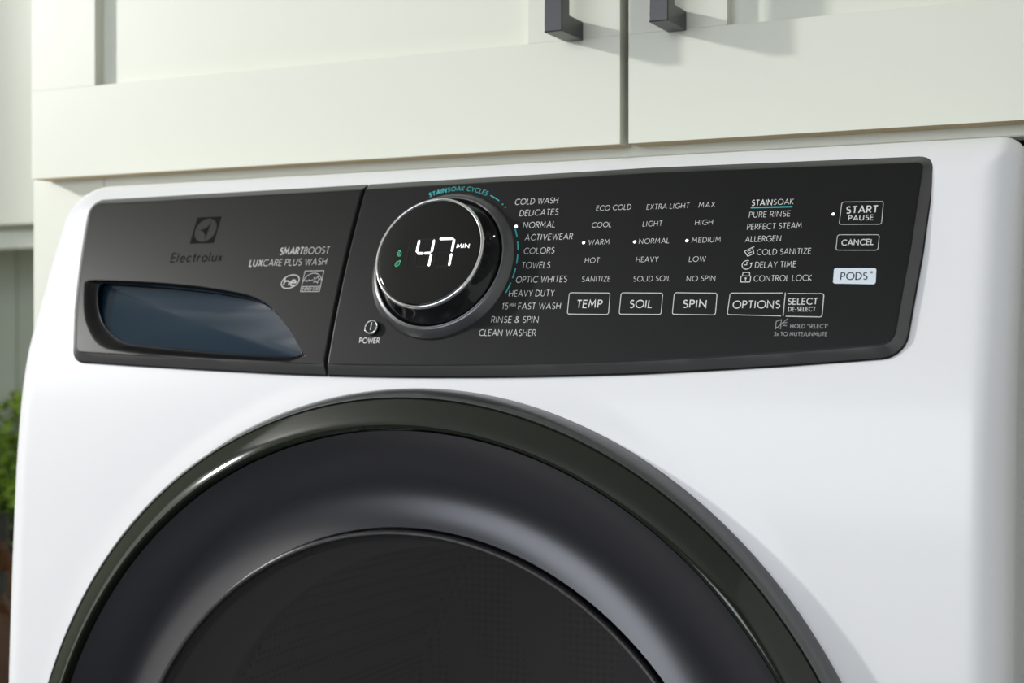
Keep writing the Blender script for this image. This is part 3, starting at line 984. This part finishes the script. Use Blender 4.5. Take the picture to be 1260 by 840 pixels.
leaf(-453.6, 0.6, R(12), 2.3)
leaf(-453.4, -6.2, R(-38), 2.5)

# ---- power button
def pf(u, v, h): return PF(-474.3 + u, -42.0 + v, h - 0.35)
pw = lathe('power_button', [(4.9, 0.05), (4.9, 1.6), (4.5, 2.6), (4.1, 2.9), (3.9, 2.6), (2.0, 2.5), (.5, 2.45)], pf, M['gloss_black'], control, 40, cap=True)
sharp(pw, 40)
tag(pw, 'round glossy power button')
lathe('power_rim', [(4.75, 2.0), (4.7, 2.75), (4.35, 3.05), (3.95, 3.0), (3.9, 2.5)], pf, M['chrome'], washer, 40).name = 'power_rim'
k = Ink(); k.line([(-474.3, -38.9), (-474.4, -44.0)], 0.7); k.done('power_mark', W_, control, h=2.75, stuff=False)

# ---- door
def lathe_d(name, prof, m, parent, n=192, sh=40, **kw):
    o = lathe(name, prof, DW, m, parent, n, **kw)
    return sharp(o, sh)
door = lathe_d('door', [(0.268, 0.0005), (0.2930, 0.0005), (0.2932, 0.0195), (0.2924, 0.0208), (0.2905, 0.0220),
                        (0.2870, 0.0241), (0.2830, 0.0264), (0.2795, 0.0281), (0.2772, 0.0287), (0.2756, 0.0284), (0.2745, 0.0255), (0.2743, 0.018)], M['ring'], washer, sh=25)
trm = lathe_d('door_trim', [(0.2925, 0.0004), (0.2995, 0.0004), (0.2991, 0.008), (0.2978, 0.0145), (0.2961, 0.0182), (0.2949, 0.0198), (0.2938, 0.0204), (0.2928, 0.0185)], M['trim'], door, sh=50)
tag(trm, 'grey metallic outer edge')
tag(door, 'round door with glossy black outer ring')
bp = []
hh = 0.0130
for q in range(25):                                    # one smooth concave trough from the glass rim out to the ring
    x = q / 24
    bp.append((0.2148 + 0.0587 * x, hh))
    hh += 0.0587 / 24 * (-0.25 + 0.95 * ((q + 0.5) / 24) ** 1.2)
bp = [(0.2738, 0.010), (0.2738, bp[-1][1] - 0.0006)] + bp[::-1] + [(0.2142, 0.0124), (0.2138, 0.004)]
bez = lathe_d('door_bezel', bp, M['bezel'], door, sh=40)
tag(bez, 'smoky dark grey inner bezel')
lip = lathe_d('glass_rim', [(0.2132, 0.002), (0.2132, 0.0165), (0.2128, 0.0182), (0.2118, 0.0190), (0.2108, 0.0186), (0.2103, 0.0172), (0.2100, 0.013)], M['dark_metal'], door, sh=50)
tag(lip, 'thin dark metal rim')
gl = lathe_d('glass', [(0.2102, 0.0150), (0.19, 0.0151), (0.12, 0.0152), (0.04, 0.0152), (0.004, 0.0152)], M['glass'], door, sh=60, cap=True)
tag(gl, 'dark tinted porthole glass')
lathe_d('gasket', [(0.262, -0.006), (0.245, -0.020), (0.225, -0.030), (0.208, -0.034), (0.198, -0.045), (0.200, -0.060), (0.215, -0.068), (0.25, -0.070)], M['rubber'], washer, flip=False)
lathe_d('drum', [(0.205, -0.075), (0.235, -0.090), (0.248, -0.110), (0.25, -0.20), (0.25, -0.44), (0.24, -0.455), (0.05, -0.47), (0.01, -0.47)], M['drum'], washer, cap=True)

# ---- pedestal under the washer
ped = empty('washer_pedestal', (-0.43, 1.1, 0.0))
tag(ped, 'white drawer pedestal under the washing machine', 'pedestal')
under(box('body', (WX0 + 0.002, 0.79, 0.0), (WX1 - 0.002, 1.46, WBOT - 0.001), M['enamel'], ped, bevel=0.006), ped)
under(box('drawer', (WX0 + 0.02, 0.765, 0.05), (WX1 - 0.02, 0.789, WBOT - 0.03), M['enamel'], ped, bevel=0.004), ped)

# ------------------------------------------------------------------ left worktop and the things on it
WT = EYE - 0.46
lcab = empty('base_cabinet', (-1.6, 1.3, 0.0))
tag(lcab, 'sage base cabinet left of the washer under the plant and bottles', 'cabinet')
under(box('body', (-2.165, 1.0, 0.0), (-0.885, 1.54, WT - 0.032), M['sage'], lcab), lcab)
tag(box('worktop', (-2.165, 0.985, WT - 0.03), (-0.883, 1.546, WT), M['worktop'], bevel=0.003), 'pale stone worktop left of the washer carrying plant and bottles', 'worktop')

# potted herb
pl = empty('potted_herb', (-1.481, 1.455, WT + 0.0005))
tag(pl, 'leafy green potted herb in a black pot behind the brown bottles', 'plant')
def ZF(cx, cy, cz):
    return lambda u, v, h: Vector((u, v, h))
sharp(lathe('pot', [(0.04, 0.0), (0.058, 0.0), (0.061, 0.01), (0.071, 0.18), (0.075, 0.183), (0.075, 0.202), (0.069, 0.203), (0.067, 0.185), (0.03, 0.183)], ZF(0, 0, 0), M['pot'], pl, 40, cap=True), 40)
V, F = [], []
SV, SF = [], []
for q in range(620):
    a = random.uniform(0, 2 * math.pi)
    rr = 0.088 * math.sqrt(random.random())
    h = random.uniform(0.205, 0.365) - 0.10 * (rr / 0.088) ** 2 * random.random()
    p = Vector((rr * math.cos(a), rr * math.sin(a), h))
    d = Vector((math.cos(a) * random.uniform(.2, 1), math.sin(a) * random.uniform(.2, 1), random.uniform(-.2, .7))).normalized()
    s = d.cross(Vector((random.uniform(-1, 1), random.uniform(-1, 1), 1))).normalized()
    nn = s.cross(d)
    L, w = random.uniform(0.018, 0.032), random.uniform(0.008, 0.014)
    o = len(V)
    V += [p, p + d * L * .45 + s * w + nn * .003, p + d * L - nn * .004, p + d * L * .45 - s * w + nn * .003, p + d * L * .45 - nn * .002]
    F += [(o, o + 1, o + 4), (o + 1, o + 2, o + 4), (o + 2, o + 3, o + 4), (o + 3, o, o + 4)]
tag(mesh('foliage', V, F, M['leaf'], pl), kind='stuff')
for q in range(16):
    a = 2.4 * q; r0 = 0.010 + 0.0024 * q
    o = len(SV)
    for z, r in ((0.183, r0), (0.285, r0 * 1.4)):
        for t in range(5):
            b = 2 * math.pi * t / 5
            SV.append((r * math.cos(a) + .002 * math.cos(b), r * math.sin(a) + .002 * math.sin(b), z))
    SF += [(o + t, o + (t + 1) % 5, o + 5 + (t + 1) % 5, o + 5 + t) for t in range(5)]
tag(mesh('stems', SV, SF, M['stem'], pl), kind='stuff')

# two amber bottles
def bottle(x, y, sc, label):
    r = empty('amber_bottle', (x, y, WT + 0.0005))
    tag(r, label, 'bottle', 'brown glass bottles beside the plant')
    f = lambda u, v, h: Vector((u * sc, v * sc, h * sc))
    sharp(lathe('glass_body', [(0.005, 0.0), (0.03, 0.0), (0.034, 0.003), (0.035, 0.008), (0.035, 0.105), (0.033, 0.118), (0.026, 0.130), (0.017, 0.138), (0.0145, 0.145), (0.0145, 0.156), (0.004, 0.1565)], f, M['amber'], r, 40, cap=True), 40)
    sharp(lathe('cap', [(0.0155, 0.147), (0.0165, 0.148), (0.0165, 0.170), (0.015, 0.1715), (0.004, 0.1716)], f, M['cap'], r, 32, cap=True), 40)
    return r
bottle(-1.272, 1.225, 1.0, 'smaller amber glass bottle standing in front at left edge beside the washer')
bottle(-1.352, 1.300, 1.32, 'taller amber glass bottle standing between the smaller bottle and the plant pot')
